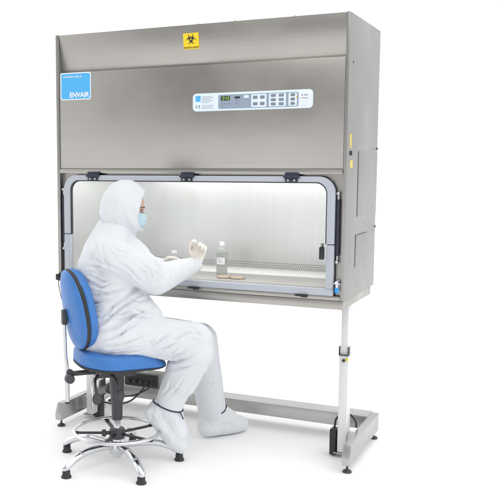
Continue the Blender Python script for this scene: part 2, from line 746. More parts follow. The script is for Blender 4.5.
for sx in (1.7085, .0385):                                  # gas struts
    b = B()
    b.cyl((sx, .014, 1.16), (sx, .014, 1.452), .0105, n=16, bev=.002)
    b.cyl((sx - .012, .018, 1.17), (sx - .012, .018, 1.44), .006, n=12)
    st = obj('gas_strut', b, 'navy', cab)
    b = B()
    b.cyl((sx, .014, 1.452), (sx, .014, 1.478), .007, n=14)
    b.ball((sx, .008, 1.482), (.010, .010, .010))
    obj('end_fitting', b, 'bolt', st)
    b = B()
    b.cyl((sx, .014, 1.160), (sx, .014, 1.132), .006, n=14)
    b.ball((sx, .008, 1.128), (.010, .010, .010))
    obj('end_fitting', b, 'bolt', st)

b = B()
b.box(1.621, 1.645, -.020, -.0065 + .012, 1.140, 1.205, .004)
b.box(1.626, 1.640, -.014, .004, 1.205, 1.222, .003)
lt = obj('window_catch', b, 'black', cab)
b = B()
b.cyl((1.633, -.015, 1.214), (1.633, -.019, 1.214), .005, n=14)
obj('screw', b, 'bolt', lt)
for hx in (1.528, .905):
    b = B()
    b.box(hx - .030, hx + .034, -.016, -.0005, .9395, .9485, .003)
    b.box(hx + .0, hx + .036, -.022, -.0165, .936, .950, .003)
    b.cyl((hx - .036, -.010, .944), (hx - .03, -.010, .944), .004, n=10)
    obj('sill_latch', b, 'black', cab)

b = B()                                                     # service valve at the right stile
b.box(1.706, 1.727, .004, .0315, 1.006, 1.034, .003)
b.cyl((1.7165, .004, 1.022), (1.7165, -.022, 1.022), .0095, n=18, bev=.002)
b.cyl((1.7165, -.012, 1.022), (1.7165, -.012, .995), .0075, n=16, bev=.001)
b.cyl((1.700, -.012, 1.018), (1.735, -.012, 1.018), .004, n=12)
v = obj('service_valve', b, 'chrome', cab)
b = B()
b.cyl((1.7165, -.012, .998), (1.7165, -.012, .968), .0105, .009, n=18, bev=.003)
obj('valve_knob', b, 'tap_blue', v)

b = B()                                                     # contact switch at the lower left corner with its lead
b.box(-.008, .026, -.020, -.0005, .884 + .05, .922 + .05, .004)
b.box(-.002, .02, -.026, -.0205, .893 + .05, .913 + .05, .002)
sb = obj('contact_switch', b, 'black', cab)
b = B()
pts = []
for k in range(15):
    u = k / 14
    pts.append((.010 + .10 * u ** 1.6, -.014 - .05 * u, .936 - .205 * u + .012 * math.sin(u * 5)))
b.tube(pts, .0026, 8)
obj('switch_lead', b, 'grey_plastic', sb)

# badge
b = B()
b.prism([rrect(.0315, .2415, 2.0085, 2.1665, .014)], .0022, .0036)
bd = obj('badge', b, 'label_white', cab, smooth=False)
b = B()
b.prism([rrect(.0375, .2355, 2.0145, 2.1605, .011)], .0014, .0021)
obj('badge_field', b, 'label_blue', bd, smooth=False)
lettering('lettering', 'ENVAIR', .030, .0965, 2.0225, .0008, 'label_white', bd, .030, .134)
lettering('lettering', 'committed to clean air', .0150, .050, 2.137, .0008, 'label_white', bd, .004, .132)

# biohazard sign
bx, bz, bs = .8745, 2.3005, .046
# the upper fascia leans: put the sign in its own leaning frame
lean = Matrix.Translation((bx, .0145, bz)) @ Matrix.Rotation(math.atan2(.032, .2145), 4, 'X')
b = B(lean)
b.box(-bs, bs, -.0021, -.0006, -bs * .93, bs * .93)
sg = obj('hazard_sign', b, 'label_yellow', cab, smooth=False)


def arcband(b, cx, cz, r0, r1, a0, a1, y0, y1, n=20):
    o, i = [], []
    for k in range(n + 1):
        a = R(a0 + (a1 - a0) * k / n)
        o.append((cx + r1 * math.cos(a), cz + r1 * math.sin(a)))
        i.append((cx + r0 * math.cos(a), cz + r0 * math.sin(a)))
    ribbon(b, o, i, y0, y1, 0)


b = B(lean)
cz = .010
# three open crescents that swell away from their gaps, an inner ring and the three stems
for k in range(3):
    a = 90 + 120 * k
    cxk, czk = .0165 * math.cos(R(a)), cz + .0165 * math.sin(R(a))
    o, i = [], []
    for j in range(37):
        th = a + 32 + (360 - 64) * j / 36
        sx_ = cxk + .0160 * math.cos(R(th))
        sz_ = czk + .0160 * math.sin(R(th))
        o.append((sx_, sz_))
        ic = (.0205 * math.cos(R(a)), cz + .0205 * math.sin(R(a)))
        i.append((ic[0] + .0118 * math.cos(R(th)), ic[1] + .0118 * math.sin(R(th))))
    ribbon(b, o, i, -.0026 - k * .00006, -.00225, 0)
arcband(b, 0, cz, .0120, .0152, 0, 360, -.00285, -.00228, 40)
obj('hazard_symbol', b, 'label_black', sg, smooth=False)
b = B(lean)
b.prism([[(.0042 * math.cos(R(t)), cz + .0042 * math.sin(R(t))) for t in range(0, 360, 20)]], -.0030, -.0029)
obj('hazard_symbol', b, 'label_yellow', sg, smooth=False)
me_t = lettering('hazard_text', 'BIOLOGICAL HAZARD', .0095, -.042, -.0385, -.0026, 'label_black', None, .012, .084)
me_t.data.transform(lean)
me_t.data.transform(Matrix.Translation(-ORG[sg.name]))
me_t.parent = sg
ORG[me_t.name] = ORG[sg.name]

# control panel
pz0, pz1 = 1.9185, 2.0145
PX = lambda px: .893 + (px - 193) / 120.0 * .675
PZ = lambda v: pz1 - v * (pz1 - pz0)
b = B()
b.prism([rrect(.893, 1.568, pz0, pz1, .022)], -.0030, .0038, .001)
cp = obj('control_panel', b, 'panel_white', cab)
b = B()
b.prism([rrect(PX(220), PX(299.5), PZ(.90), PZ(.12), .010)], -.0038, -.0031)
obj('keypad_field', b, 'panel_grey', cp, smooth=False)
for (a0, a1) in ((253.5, 268.5), (271, 287.5), (290, 298)):
    b = B()
    b.prism([rrect(PX(a0), PX(a1), PZ(.86), PZ(.16), .006)], -.0045, -.0039)
    obj('key_field', b, 'panel_white', cp, smooth=False)


def key(px, v, w, h, mat, name='key', y=-.0052):
    b = B()
    b.prism([rrect(PX(px) - w / 2, PX(px) + w / 2, PZ(v) - h / 2, PZ(v) + h / 2, min(w, h) * .3, 4)], y, -.0046)
    return obj(name, b, mat, cp, smooth=False)


for px in (257.5, 264.5):
    for v in (.33, .68):
        key(px, v, .026, .017, 'button_grey')
for px in (275.3, 283):
    for v in (.27, .5, .73):
        key(px, v, .028, .015, 'button_grey')
for v in (.27, .5, .73):
    key(294, v, .024, .015, 'button_grey')
b = B()
b.prism([rrect(PX(222.6), PX(232), PZ(.45), PZ(.20), .004, 4)], -.0044, -.0039)
dsp = obj('display', b, 'lcd_dark', cp, smooth=False)
b = B()
for k, px in enumerate((225.3, 227.9, 230.3)):
    w, h, s = .0085, .0165, .0022
    X0, Z0 = PX(px) - w / 2, PZ(.325) - h / 2
    for q in ('abcdef', 'fgbc', 'afgcd')[k]:
        if q == 'a': b.box(X0, X0 + w, -.0049, -.0045, Z0 + h - s, Z0 + h)
        if q == 'd': b.box(X0, X0 + w, -.0049, -.0045, Z0, Z0 + s)
        if q == 'g': b.box(X0, X0 + w, -.0049, -.0045, Z0 + h / 2 - s / 2, Z0 + h / 2 + s / 2)
        if q == 'b': b.box(X0 + w - s, X0 + w, -.0049, -.0045, Z0 + h / 2 + s / 2, Z0 + h - s)
        if q == 'c': b.box(X0 + w - s, X0 + w, -.0049, -.0045, Z0 + s, Z0 + h / 2 - s / 2)
        if q == 'e': b.box(X0, X0 + s, -.0049, -.0045, Z0 + s, Z0 + h / 2 - s / 2)
        if q == 'f': b.box(X0, X0 + s, -.0049, -.0045, Z0 + h / 2 + s / 2, Z0 + h - s)
obj('digits', b, 'lcd_lit', dsp, smooth=False)
key(239.5, .30, .030, .011, 'lcd_dark', 'display')
key(248.6, .27, .028, .015, 'panel_white')
for px, v in ((224, .62), (227.5, .62), (231, .62), (239, .62), (224, .80), (239, .47)):
    key(px, v, .011, .005, 'button_grey', 'print_mark', -.0044)
key(297.6, .40, .005, .010, 'label_yellow', 'indicator')
b = B()
b.prism([rrect(PX(301), PX(309.5), PZ(.86), PZ(.15), .006)], -.0038, -.0031)
obj('key_field', b, 'label_white', cp, smooth=False)
for px, v, w, h in ((303.0, .30, .008, .009), (305.3, .30, .006, .009), (307.4, .30, .008, .009), (305.3, .46, .036, .004)):
    key(px, v, w, h, 'panel_grey', 'print_mark', -.0049)
key(305.3, .70, .030, .022, 'panel_white', 'key', -.0050)
b = B()
b.box(PX(196), PX(201.3), -.0036, -.0031, PZ(.46), PZ(.13))
obj('maker_square', b, 'label_blue', cp, smooth=False)
b = B()                                                     # two small blocks of print beside the square
for k in range(5):
    w = (11, 13, 9.5, 12.5, 8)[k]
    b.box(PX(202.4), PX(202.4 + w), -.0035, -.0031, PZ(.18 + k * .085) - .0018, PZ(.18 + k * .085) + .0018)
for k in range(3):
    w = (13, 11.5, 12.5)[k]
    b.box(PX(202.4), PX(202.4 + w), -.0035, -.0031, PZ(.68 + k * .08) - .0016, PZ(.68 + k * .08) + .0016)
obj('small_print', b, 'print_grey', cp, smooth=False)
b = B()                                                     # CE mark
cc = (PX(197.8), PZ(.74))
arcband(b, cc[0], cc[1], .0062, .0085, 90, 270, -.0036, -.0031)
ce = (PX(200.8), PZ(.74))
arcband(b, ce[0], ce[1], .0062, .0085, 90, 270, -.0036, -.0031)
b.box(ce[0] - .0062, ce[0] - .001, -.0036, -.0031, ce[1] - .001, ce[1] + .001)
obj('conformity_mark', b, 'label_black', cp, smooth=False)

# right side details
for (y0, y1, z0, z1) in ((.055, .082, 1.716, 1.785), (.068, .118, 1.613, 1.651)):
    b = B()
    b.box(CW - .0005, CW + .0009, y0, y1, z0, z1)
    s_ = obj('caution_sticker', b, 'label_yellow', cab, smooth=False)
    b = B()
    n = 4 if z1 - z0 > .05 else 3
    for k in range(n):
        zz = z0 + (z1 - z0) * (k + .6) / (n + .2)
        b.box(CW + .0009, CW + .0013, y0 + .005, y1 - (.005 + .008 * (k % 2)), zz - .002, zz + .002)
    obj('small_print', b, 'print_grey', s_, smooth=False)
b = B()
b.cyl((CW - .001, .064, 1.688), (CW + .006, .064, 1.688), .012, n=20, bev=.002)
b.box(CW + .005, CW + .010, .061, .067, 1.676, 1.700, .001)
obj('lock', b, 'grey_plastic', cab)
b = B()
b.box(CW - .002, CW + .0035, .245, .69, 1.352, 1.70, .001)
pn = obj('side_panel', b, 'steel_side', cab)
b = B()
b.box(CW, CW + .0016, .236, .2444, 1.352, 1.70)
obj('panel_gap', b, 'dot', pn, smooth=False)
b = B()
b.box(CW - .002, CW + .0035, .224, .478, 1.084, 1.252, .001)
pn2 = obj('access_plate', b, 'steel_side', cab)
b = B()
b.box(CW, CW + .0016, .216, .2234, 1.080, 1.252)
b.box(CW, CW + .0016, .2236, .478, 1.2524, 1.2555)
obj('panel_gap', b, 'dot', pn2, smooth=False)
for (yy, zz, pr) in ((.085, 2.148, cab), (.40, 1.66, pn), (.62, 1.40, pn), (.40, 1.40, pn), (.265, 1.225, pn2), (.44, 1.225, pn2), (.265, 1.105, pn2), (.44, 1.11, pn2), (.45, 1.31, cab), (.10, 1.30, cab), (.67, 1.25, cab)):
    b = B()
    e = .0035 if pr is not cab else 0
    b.cyl((CW + e - .001, yy, zz), (CW + e + .003, yy, zz), .0058, n=14, bev=.001)
    obj('screw', b, 'grey_plastic' if yy < .09 else 'bolt', pr)
for zz in (1.722, 1.272):
    b = B()
    b.cyl((CW - .006, .690, zz), (CW + .004, .690, zz), .007, n=14, bev=.001)
    obj('rear_stud', b, 'grey_plastic', cab)
for xx in (.90, 1.12, 1.45):
    b = B()
    b.cyl((xx, .045, CZ1 - .001), (xx, .045, CZ1 + .005), .008, n=6)
    b.cyl((xx, .045, CZ1 + .005), (xx, .045, CZ1 + .009), .0045, n=12)
    obj('roof_bolt', b, 'bolt', cab)

# ------------------------------------------------------------------ support stand
std = thing('support_stand', 'steel support stand with two telescopic legs and long floor beams under the cabinet', 'stand', (.875, .35, 0))
b = B()
b.box(.004, 1.746, .010, .055, .8785, .9245, .003)
b.box(.004, 1.746, .595, .640, .8785, .9245, .003)
b.box(.004, .049, .0555, .5945, .8785, .9245, .003)
b.box(1.701, 1.746, .0555, .5945, .8785, .9245, .003)
obj('top_frame', b, 'steel', std)
for sgn, px_, bxc in ((1, 1.694, 1.7785), (-1, .056, -.0285)):
    b = B()
    b.box(px_ - .019, px_ + .019, .268, .332, .58, .878, .004)
    tb = obj('upper_tube', b, 'white_metal', std)
    b = B()
    b.box(px_ - .025, px_ + .025, .260, .340, .03, .590, .004)
    ob = obj('lower_tube', b, 'white_metal', std)
    b = B()
    b.box(px_ - .0275, px_ - .0255, .256, .290, .582, .632, .0005)
    b.box(px_ + .0255, px_ + .0275, .256, .290, .582, .632, .0005)
    b.box(px_ - .0275, px_ + .0275, .2545, .2570, .582, .590, .0005)
    obj('collar', b, 'grey_plastic', std)
    b = B()
    b.cyl((px_ + .001, .2595, .556), (px_ + .001, .250, .556), .0085, n=16, bev=.002)
    obj('clamp_screw', b, 'black', std)
    b = B()
    b.cyl((px_ + .019, .2595, .563), (px_ + .019, .252, .563), .0075, n=16, bev=.002)
    obj('lock_button', b, 'label_yellow', std)
    b = B()
    b.box(px_ - .045, px_ + .030, .252, .348, .022, .0298, .002)
    b.box(min(px_ + sgn * .0255, bxc - sgn * .022), max(px_ + sgn * .0255, bxc - sgn * .022), .275, .325, .07, .14)
    obj('leg_bracket', b, 'steel_beam', std)
    # floor beam with a chamfered front end
    xa, xb = bxc - .0215, bxc + .0215
    b = B()
    b.prism([[(.022, .045), (.018, .085), (.046, .150), (.72, .150), (.72, .045)]], xa, xb, .002, plane='YZ')
    bm_ = obj('floor_beam', b, 'steel_beam', std)
    for yy in (.055, .685):
        b = B()
        b.lathe([(0, 0), (.024, 0), (.025, .006), (.020, .012), (.010, .016), (.006, .020), (.006, .0455), (0, .0455)], 24, Matrix.Translation((bxc, yy, 0)))
        obj('levelling_foot', b, 'grey_plastic', bm_)
    # drive motor hung on the inside of the leg, with its lead
    mx = px_ - sgn * .052
    b = B()
    b.box(mx - .019, mx + .019, .262, .330, .008, .156, .007)
    b.box(mx - .014, mx + .014, .2585, .2625, .022, .11, .002)
    mo = obj('drive_motor', b, 'black', std)
    b = B()
    q = [(mx, .30, .154), (mx + sgn * .006, .31, .205), (mx + sgn * .03, .35, .225), (mx + sgn * .07, .36, .225), (mx + sgn * .10, .37, .19), (mx + sgn * .105, .375, .152)]
    b.tube(spline(q), .0055, 10)
    obj('motor_lead', b, 'black', mo)
b = B()
b.box(-.0068, 1.7568, .615, .745, .070, .150, .003)
obj('crossbar', b, 'steel_beam', std)
b = B()
b.box(.100, .118, .20, .36, .055, .26, .003)
# plate shielding the left drive
obj('shield_plate', b, 'steel_bright', std)

# ------------------------------------------------------------------ control box on the crossbar
cb = thing('control_box', 'dark grey electrical control box lying on the rear steel crossbar behind the chair', 'control box', (.25, .66, .15))
b = B()
b.box(.115, .375, .615, .715, .1505, .246, .004)
obj('housing', b, 'box_grey', cb)
b = B()
b.box(.122, .368, .6115, .6148, .156, .236, .001)
obj('front_plate', b, 'black', cb)
for k in range(5):
    b = B()
    xx = .15 + k * .047
    b.cyl((xx, .611, .182), (xx, .598, .182), .013, n=16, bev=.002)
    obj('socket', b, 'grey_plastic', cb)
b = B()
b.box(.15, .27, .635, .695, .246, .2466)
obj('rating_label', b, 'print_grey', cb, smooth=False)


def cable(pts, label):
    P = [Vector(p) for p in pts]
    b = B()
    b.tube(spline(pts), .0055, 10)
    o = obj('cable', b, 'black', None, origin=P[0])
    return tag(o, label, 'cable', 'black cables of the control box')


cable([(.338, .598, .182), (.33, .55, .165), (.27, .50, .130), (.19, .46, .115), (.12, .43, .13), (.085, .40, .17), (.06, .345, .20)],
      'upper black cable looping from the right end of the control box')
cable([(.291, .598, .182), (.285, .55, .150), (.24, .48, .090), (.17, .42, .070), (.10, .38, .085), (.03, .36, .10)],
      'lower black cable sagging from the control box towards the floor')

# ------------------------------------------------------------------ things on the work surface
TZ = .9757
bt = thing('reagent_bottle', 'tall clear bottle with white label on the steel work surface', 'bottle', (.912, .39, TZ))
b = B()
ML = Matrix.Translation((.912, .39, TZ))
b.lathe([(0, 0), (.031, 0), (.0345, .004), (.0345, .135), (.031, .152), (.018, .166), (.0125, .171), (.0125, .180), (0, .180)], 32, ML)
obj('body', b, 'bottle', bt)
b = B()
b.lathe([(0, .003), (.0315, .003), (.0325, .006), (.0325, .132), (0, .132)], 32, ML)
obj('liquid', b, clear('grey_liquid', (.84, .85, .83), 1, .3, (.62, .63, .60)), bt)
b = B()
b.lathe([(.0148, .172), (.0150, .174), (.0150, .193), (.0135, .196), (0, .196), ], 24, ML)
obj('cap', b, 'label_white', bt)
b = B()
t = bmesh.new()
rows = []
for z in (.062, .104):
    rows.append([t.verts.new((.912 + .0350 * math.cos(R(a)), .39 + .0350 * math.sin(R(a)), TZ + z)) for a in range(-128, -37, 6)])
for k in range(len(rows[0]) - 1):
    t.faces.new((rows[0][k], rows[0][k + 1], rows[1][k + 1], rows[1][k]))
b.add(t)
lb = obj('label', b, 'label_white', bt)
b = B()
for k, zz in enumerate((.093, .084, .075)):
    t = bmesh.new()
    rr = [[t.verts.new((.912 + .0353 * math.cos(R(a)), .39 + .0353 * math.sin(R(a)), TZ + z)) for a in range(-110, -62 - 10 * (k % 2), 6)] for z in (zz, zz + .0025)]
    for j in range(len(rr[0]) - 1):
        t.faces.new((rr[0][j], rr[0][j + 1], rr[1][j + 1], rr[1][j]))
    b.add(t)
obj('small_print', b, 'print_grey', lb)

for (dx, dy, lab) in ((.978, .265, 'clear dish of orange medium directly in front of the tall bottle'), (1.062, .262, 'clear dish of orange medium to the right of the bottle, nearer the window edge')):
    d = thing('culture_dish', lab, 'dish', (dx, dy, TZ), 'culture dishes on the work surface')
    ML = Matrix.Translation((dx, dy, TZ))
    b = B()
    b.lathe([(0, 0), (.0435, 0), (.0440, .001), (.0440, .0095), (.0428, .0095), (.0428, .0015), (0, .0015)], 36, ML)
    obj('base', b, 'dish', d)
    b = B()
    b.lathe([(0, .002), (.0425, .002), (.0425, .0055), (0, .0055)], 36, ML)
    obj('medium', b, 'orange', d)
    b = B()
    b.lathe([(0, .0112), (.0455, .0112), (.0455, .0045), (.0447, .0045), (.0447, .0104), (0, .0104)], 36, ML)
    obj('lid', b, 'dish', d)

# ------------------------------------------------------------------ chair
CC = Vector((.611, -.363, 0))
MC = Matrix.Translation(CC) @ Matrix.Rotation(R(26.7 + 21), 4, 'Z')     # x forward, y left
ch = thing('laboratory_chair', 'blue vinyl laboratory chair with chrome foot ring and star base, a person sitting on it', 'chair', CC)


def superloop(a0, a1, bw, n=48, e=2.6, skew=0.0):
    # rounded outline: a0 back reach, a1 front reach, bw half width
    out = []
    for k in range(n):
        t = 2 * math.pi * k / n
        c, s = math.cos(t), math.sin(t)
        x = abs(c) ** (2 / e) * (a1 if c > 0 else a0) * (1 if c > 0 else -1)
        y = abs(s) ** (2 / e) * bw * (1 if s > 0 else -1)
        out.append((x, y))
    return out


def cushion(b, loop, layers, f):
    # stacked copies of an outline (scale, height) mapped through f(u, v, h)
    t = bmesh.new()
    rings = []
    for s, h in layers:
        rings.append([t.verts.new(f(u * s, v * s, h)) for u, v in loop])
    n = len(loop)
    for a, c in zip(rings, rings[1:]):
        for k in range(n):
            q = (k + 1) % n
            t.faces.new((a[k], a[q], c[q], c[k]))
    for rg, fl in ((rings[0], True), (rings[-1], False)):
        t.faces.new(rg[::-1] if fl else rg)
    bmesh.ops.recalc_face_normals(t, faces=t.faces[:])
    b.add(t)


def ss(a, b_, x):
    t = max(0, min(1, (x - a) / (b_ - a)))
    return t * t * (3 - 2 * t)


SZ = .550


def seatmap(u, v, h):
    z = SZ + h
    k = ss(.04, .10, h) if h > .03 else 0
    z += .020 * ss(-.10, -.24, u) * (h / .09)
    z -= .062 * ss(.06, .27, u) * (h / .09)
    z += .012 * (abs(v) / .22) ** 2 * (h / .09) * (1 - ss(.1, .25, u))
    z += .010 * ss(-.05, -.24, u)
    return Vector((u, v, z))


sl = superloop(.225, .255, .222, 64, 2.9)
b = B(MC)
cushion(b, sl, [(.2, .009), (.93, .009), (.985, .014), (1.0, .024), (1.0, .045), (.978, .064), (.93, .077), (.83, .085), (.65, .088), (.4, .084), (.15, .082)], seatmap)
seat = obj('seat', b, 'blue', ch, ang=70)
b = B(MC)
cushion(b, sl, [(.2, .002), (.95, .002), (.99, .004), (1.004, .009), (1.004, .014), (.98, .0145), (.2, .0145)], seatmap)
obj('seat_shell', b, 'chair_trim', seat)

# backrest: shallow shell curved round the sitter
BT = MC @ Matrix.Translation((-.252, -.004, .868)) @ Matrix.Rotation(R(-9), 4, 'Y')


def backmap(u, v, h):
    # u: up, v: left, h: towards the sitter
    return Vector((h + .75 * v * v + .10 * u * u, v * (1 + .10 * (-u / .2)) , u))


bl = superloop(.215, .215, .180, 64, 2.3)
b = B(BT)
cushion(b, bl, [(.1, -.030), (.5, -.029), (.8, -.024), (.93, -.016), (.985, -.006), (.99, .0)], backmap)
back = obj('backrest_shell', b, 'blue', ch, ang=70)
b = B(BT)
cushion(b, bl, [(.9, .0), (.995, .0), (1.012, .004), (1.012, .016), (.995, .020), (.9, .020)], backmap)
obj('edge_trim', b, 'chair_trim', back)
b = B(BT)
cushion(b, bl, [(.93, .0205), (.99, .0205), (1.0, .034), (.985, .052), (.93, .066), (.80, .074), (.5, .076), (.1, .075)], backmap)
obj('backrest', b, 'blue', ch, ang=70)
# back bar and its bracket
b = B(MC)
b.tube([(-.292, 0, .86), (-.290, 0, .78), (-.288, 0, .70), (-.286, 0, .62), (-.279, 0, .56), (-.278, 0, .50)], .010, 14,
       prof=[(.015, .009), (.015, .009), (.013, .009), (.012, .009), (.011, .010), (.011, .011)])
b.tube([(-.279, 0, .51), (-.279, 0, .372)], .0125, 16)
bar = obj('back_bar', b, 'bolt', ch)
b = B(MC)
b.box(-.304, -.276, -.020, .020, .790, .870, .006)
obj('bar_bracket', b, 'grey_plastic', bar)
b = B(MC)
b.cyl((-.279, 0, .372), (-.279, 0, .362), .0135, n=16, bev=.002)
obj('bar_cap', b, 'black', bar)
# mechanism below the seat
b = B(MC)
b.box(-.285, -.250, -.024, .024, .485, .545, .006)
b.box(-.25, -.10, -.022, .022, .512, .532, .004)
b.box(-.14, .12, -.10, .10, .530, .551, .004)
b.box(-.12, .10, -.045, .045, .490, .530, .008)
mech = obj('seat_mechanism', b, 'grey_plastic', ch)
b = B(MC)
b.cyl((-.275, -.024, .505), (-.275, -.062, .505), .027, .024, n=24, bev=.006)
obj('knob', b, 'grey_plastic', mech)
for yy in (-.075, -.02, .05, .09):
    for xx in (-.12, .09):
        b = B(MC)
        b.cyl((xx, yy, .5298), (xx, yy, .524), .007, n=12, bev=.001)
        obj('bolt', b, 'bolt', mech)
for (p, nme) in (([(-.12, -.04, .510), (-.15, -.085, .500), (-.157, -.112, .470), (-.153, -.129, .425)], 'lever'), ([(-.045, -.04, .510), (-.035, -.08, .490), (-.03, -.10, .462), (-.02, -.113, .425)], 'lever')):
    b = B(MC)
    b.tube(p, .008, 12)
    end = Vector(p[-1])
    b.ball(end + Vector((0, 0, -.018)), (.026, .012, .033))
    obj(nme, b, 'grey_plastic', mech)
# gas column
b = B()
MLc = Matrix.Translation(CC)
b.lathe([(0, .245), (.028, .245), (.029, .255), (.031, .32), (.036, .39), (.041, .45), (.041, .515), (0, .515)], 32, MLc)
colm = obj('column_shroud', b, 'grey_plastic', ch)
b = B()
b.lathe([(0, .03), (.020, .03), (.023, .036), (.023, .09), (.019, .10), (.019, .26), (0, .26)], 28, MLc)
obj('gas_column', b, 'chrome', ch)
# foot ring
RZ, RR = .182, .236
b = B()
b.tube([(CC.x + RR * math.cos(2 * math.pi * k / 72), CC.y + RR * math.sin(2 * math.pi * k / 72), RZ) for k in range(72)], .0105, 14, True)
ring = obj('foot_ring', b, 'chrome', ch)
b = B()
b.lathe([(.0195, .140), (.040, .140), (.043, .150), (.043, .186), (.038, .196), (.0195, .196)], 28, MLc)
hub = obj('ring_hub', b, 'grey_plastic', ring)
b = B()
ha = R(215)
hp = CC + Vector((.043 * math.cos(ha), .043 * math.sin(ha), .170))
he = CC + Vector((.085 * math.cos(ha), .085 * math.sin(ha), .170))
b.cyl(hp, he, .010, n=14)
b.cyl(CC + Vector((.062 * math.cos(ha), .062 * math.sin(ha), .170)), he, .021, .019, n=16, bev=.004)
obj('ring_knob', b, 'grey_plastic', ring)
for k in range(5):
    a = R(-111.7 + 72 * k + 30)
    dx, dy = math.cos(a), math.sin(a)
    M_ = MLc @ Matrix.Rotation(a, 4, 'Z')
    b = B(M_)
    b.box(.038, RR - .004, -.011, .011, RZ - .019, RZ - .009, .003)
    b.box(RR - .024, RR + .004, -.011, .011, RZ - .020, RZ - .0065, .003)
    obj('ring_spoke', b, 'black', ring)
# star base
b = B()
b.lathe([(.0235, .052), (.036, .052), (.044, .062), (.046, .105), (.040, .122), (.0235, .122)], 32, MLc)
obj('base_hub', b, 'chrome', ch)
for k in range(5):
    a = R(-111.7 + 72 * k)
    M_ = MLc @ Matrix.Rotation(a, 4, 'Z')
    b = B(M_)
    pts, prof = [], []
    for j in range(15):
        u = j / 14
        rr = .030 + (.338 - .030) * u
        z = .096 + .020 * math.sin(u * math.pi * .75) - .052 * u ** 3.4
        pts.append((rr, 0, z))
        prof.append((.0205 + .003 * u, .0165 + .004 * u))
    pts += [(.352, 0, .049), (.361, 0, .043), (.364, 0, .039)]
    prof += [(.022, .018), (.015, .012), (.005, .004)]
    b.tube(pts, .02, 18, prof=prof)
    lg = obj('leg', b, 'chrome', ch)
    b = B(M_)
    b.lathe([(0, 0), (.026, 0), (.0275, .005), (.025, .011), (.021, .015), (.021, .034), (.018, .040), (0, .040)], 24, Matrix.Translation((.343, 0, 0)))
    obj('glide', b, 'rubber', lg)

# ------------------------------------------------------------------ person
MP = Matrix.Translation(CC) @ Matrix.Rotation(R(26.7), 4, 'Z')          # x across, y away, z up
per = thing('person', 'seated person in white hooded coverall, blue face mask, gloves and overshoes, working in the cabinet', 'person', CC)
V = Vector
phi = R(20)
LAT = V((-math.sin(phi), math.cos(phi), 0))
J = dict(
    pelvis=V((-.055, .0, .735)), waist=V((-.045, .01, .90)), chest=V((-.045, .015, 1.06)), upper=V((-.025, .015, 1.155)), neck=V((.015, .012, 1.24)),
    shR=V((-.005, -.155, 1.160)), elR=V((.213, -.070, 1.026)), wrR=V((.425, .165, 1.075)),
    shL=V((-.075, .19, 1.160)), elL=V((.055, .385, 1.045)), wrL=V((.235, .335, 1.055)),
    hipR=V((-.02, -.095, .735)), knR=V((.415, -.06, .695)), anR=V((.278, .0, .310)),
    hipL=V((-.045, .105, .725)), knL=V((.470, .26, .635)), anL=V((.548, .445, .160)))
# bones: a, ra, b, rb, crumple at a, crumple at b
BONES = [
    ('pelvis', .135, 'waist', .125, .5, 1.0), ('waist', .125, 'chest', .135, 1.0, .3), ('chest', .135, 'upper', .11, .3, .3),
    ('shR', .092, 'elR', .086, .5, .9), ('elR', .086, 'wrR', .047, .9, .35),
    ('shL', .088, 'elL', .070, .5, .8), ('elL', .070, 'wrL', .042, .8, .3),
    ('hipR', .124, 'knR', .103, 1.1, .55), ('knR', .103, 'anR', .076, .8, .5),
    ('hipL', .118, 'knL', .096, 1.0, .5), ('knL', .094, 'anL', .086, .7, .5)]


def figure(k, extra=True, voxel=.010):
    b = B()
    for a, ra, c, rc, _, _ in BONES:
        if a in ('pelvis', 'waist', 'chest'):
            for s in (-1, -.35, .35, 1):
                wdt = .062 if a != 'chest' else .055
                b.capsule(J[a] + LAT * s * wdt, ra * k, J[c] + LAT * s * wdt, rc * k)
        else:
            b.capsule(J[a], ra * k, J[c], rc * k)
    for s in ('shR', 'shL'):
        b.capsule(J['neck'] + V((-.02, 0, -.025)), .078 * k, J[s] + V((.0, 0, .0)), .086 * k)
        b.capsule(J['upper'], .11 * k, J[s], .085 * k)
    b.capsule(J['upper'], .10 * k, J['neck'] + V((.02, 0, .035)), .075 * k)
    if extra:
        b.capsule(V((-.06, -.05, .72)), .135, V((-.05, .07, .72)), .13)
        b.capsule(V((.04, -.04, .84)), .105, V((.17, -.055, .80)), .085)
        b.capsule(V((.425, -.075, .635)), .098, V((.345, -.025, .46)), .092)
        for d_ in (.015, .075, .135):
            b.capsule(V((.035 - d_ * .2, d_, .99)), .095, V((.092 - d_ * .2, d_, .880)), .103)
        b.capsule(V((.055, -.03, 1.165)), .078, V((.170, -.085, 1.075)), .086)
        b.capsule(V((.055, -.01, 1.215)), .058, V((.120, -.035, 1.145)), .068)
        b.capsule(V((-.042, .01, 1.285)), .072, V((-.085, .0, 1.17)), .095)
        b.capsule(V((.0, -.02, 1.27)), .085, V((-.03, -.09, 1.19)), .085)
        b.capsule(V((.085, -.05, .885)), .10, V((.165, -.05, .815)), .088)       # cloth bunched on the lap
        b.capsule(V((-.05, -.02, 1.21)), .085, V((-.06, .05, 1.21)), .085)
        b.capsule(V((-.055, -.10, 1.185)), .085, V((-.10, -.06, 1.08)), .105)
        b.capsule(V((-.04, -.04, 1.235)), .072, V((-.05, -.12, 1.175)), .088)
        b.capsule(V((-.10, .12, 1.16)), .085, V((-.115, .10, 1.08)), .105)
        b.capsule(V((-.09, -.03, 1.12)), .105, V((-.10, .09, 1.12)), .10)      # rounded upper back
        b.capsule(V((-.085, -.05, .98)), .11, V((-.09, .07, .98)), .11)
    return b


JB = {}


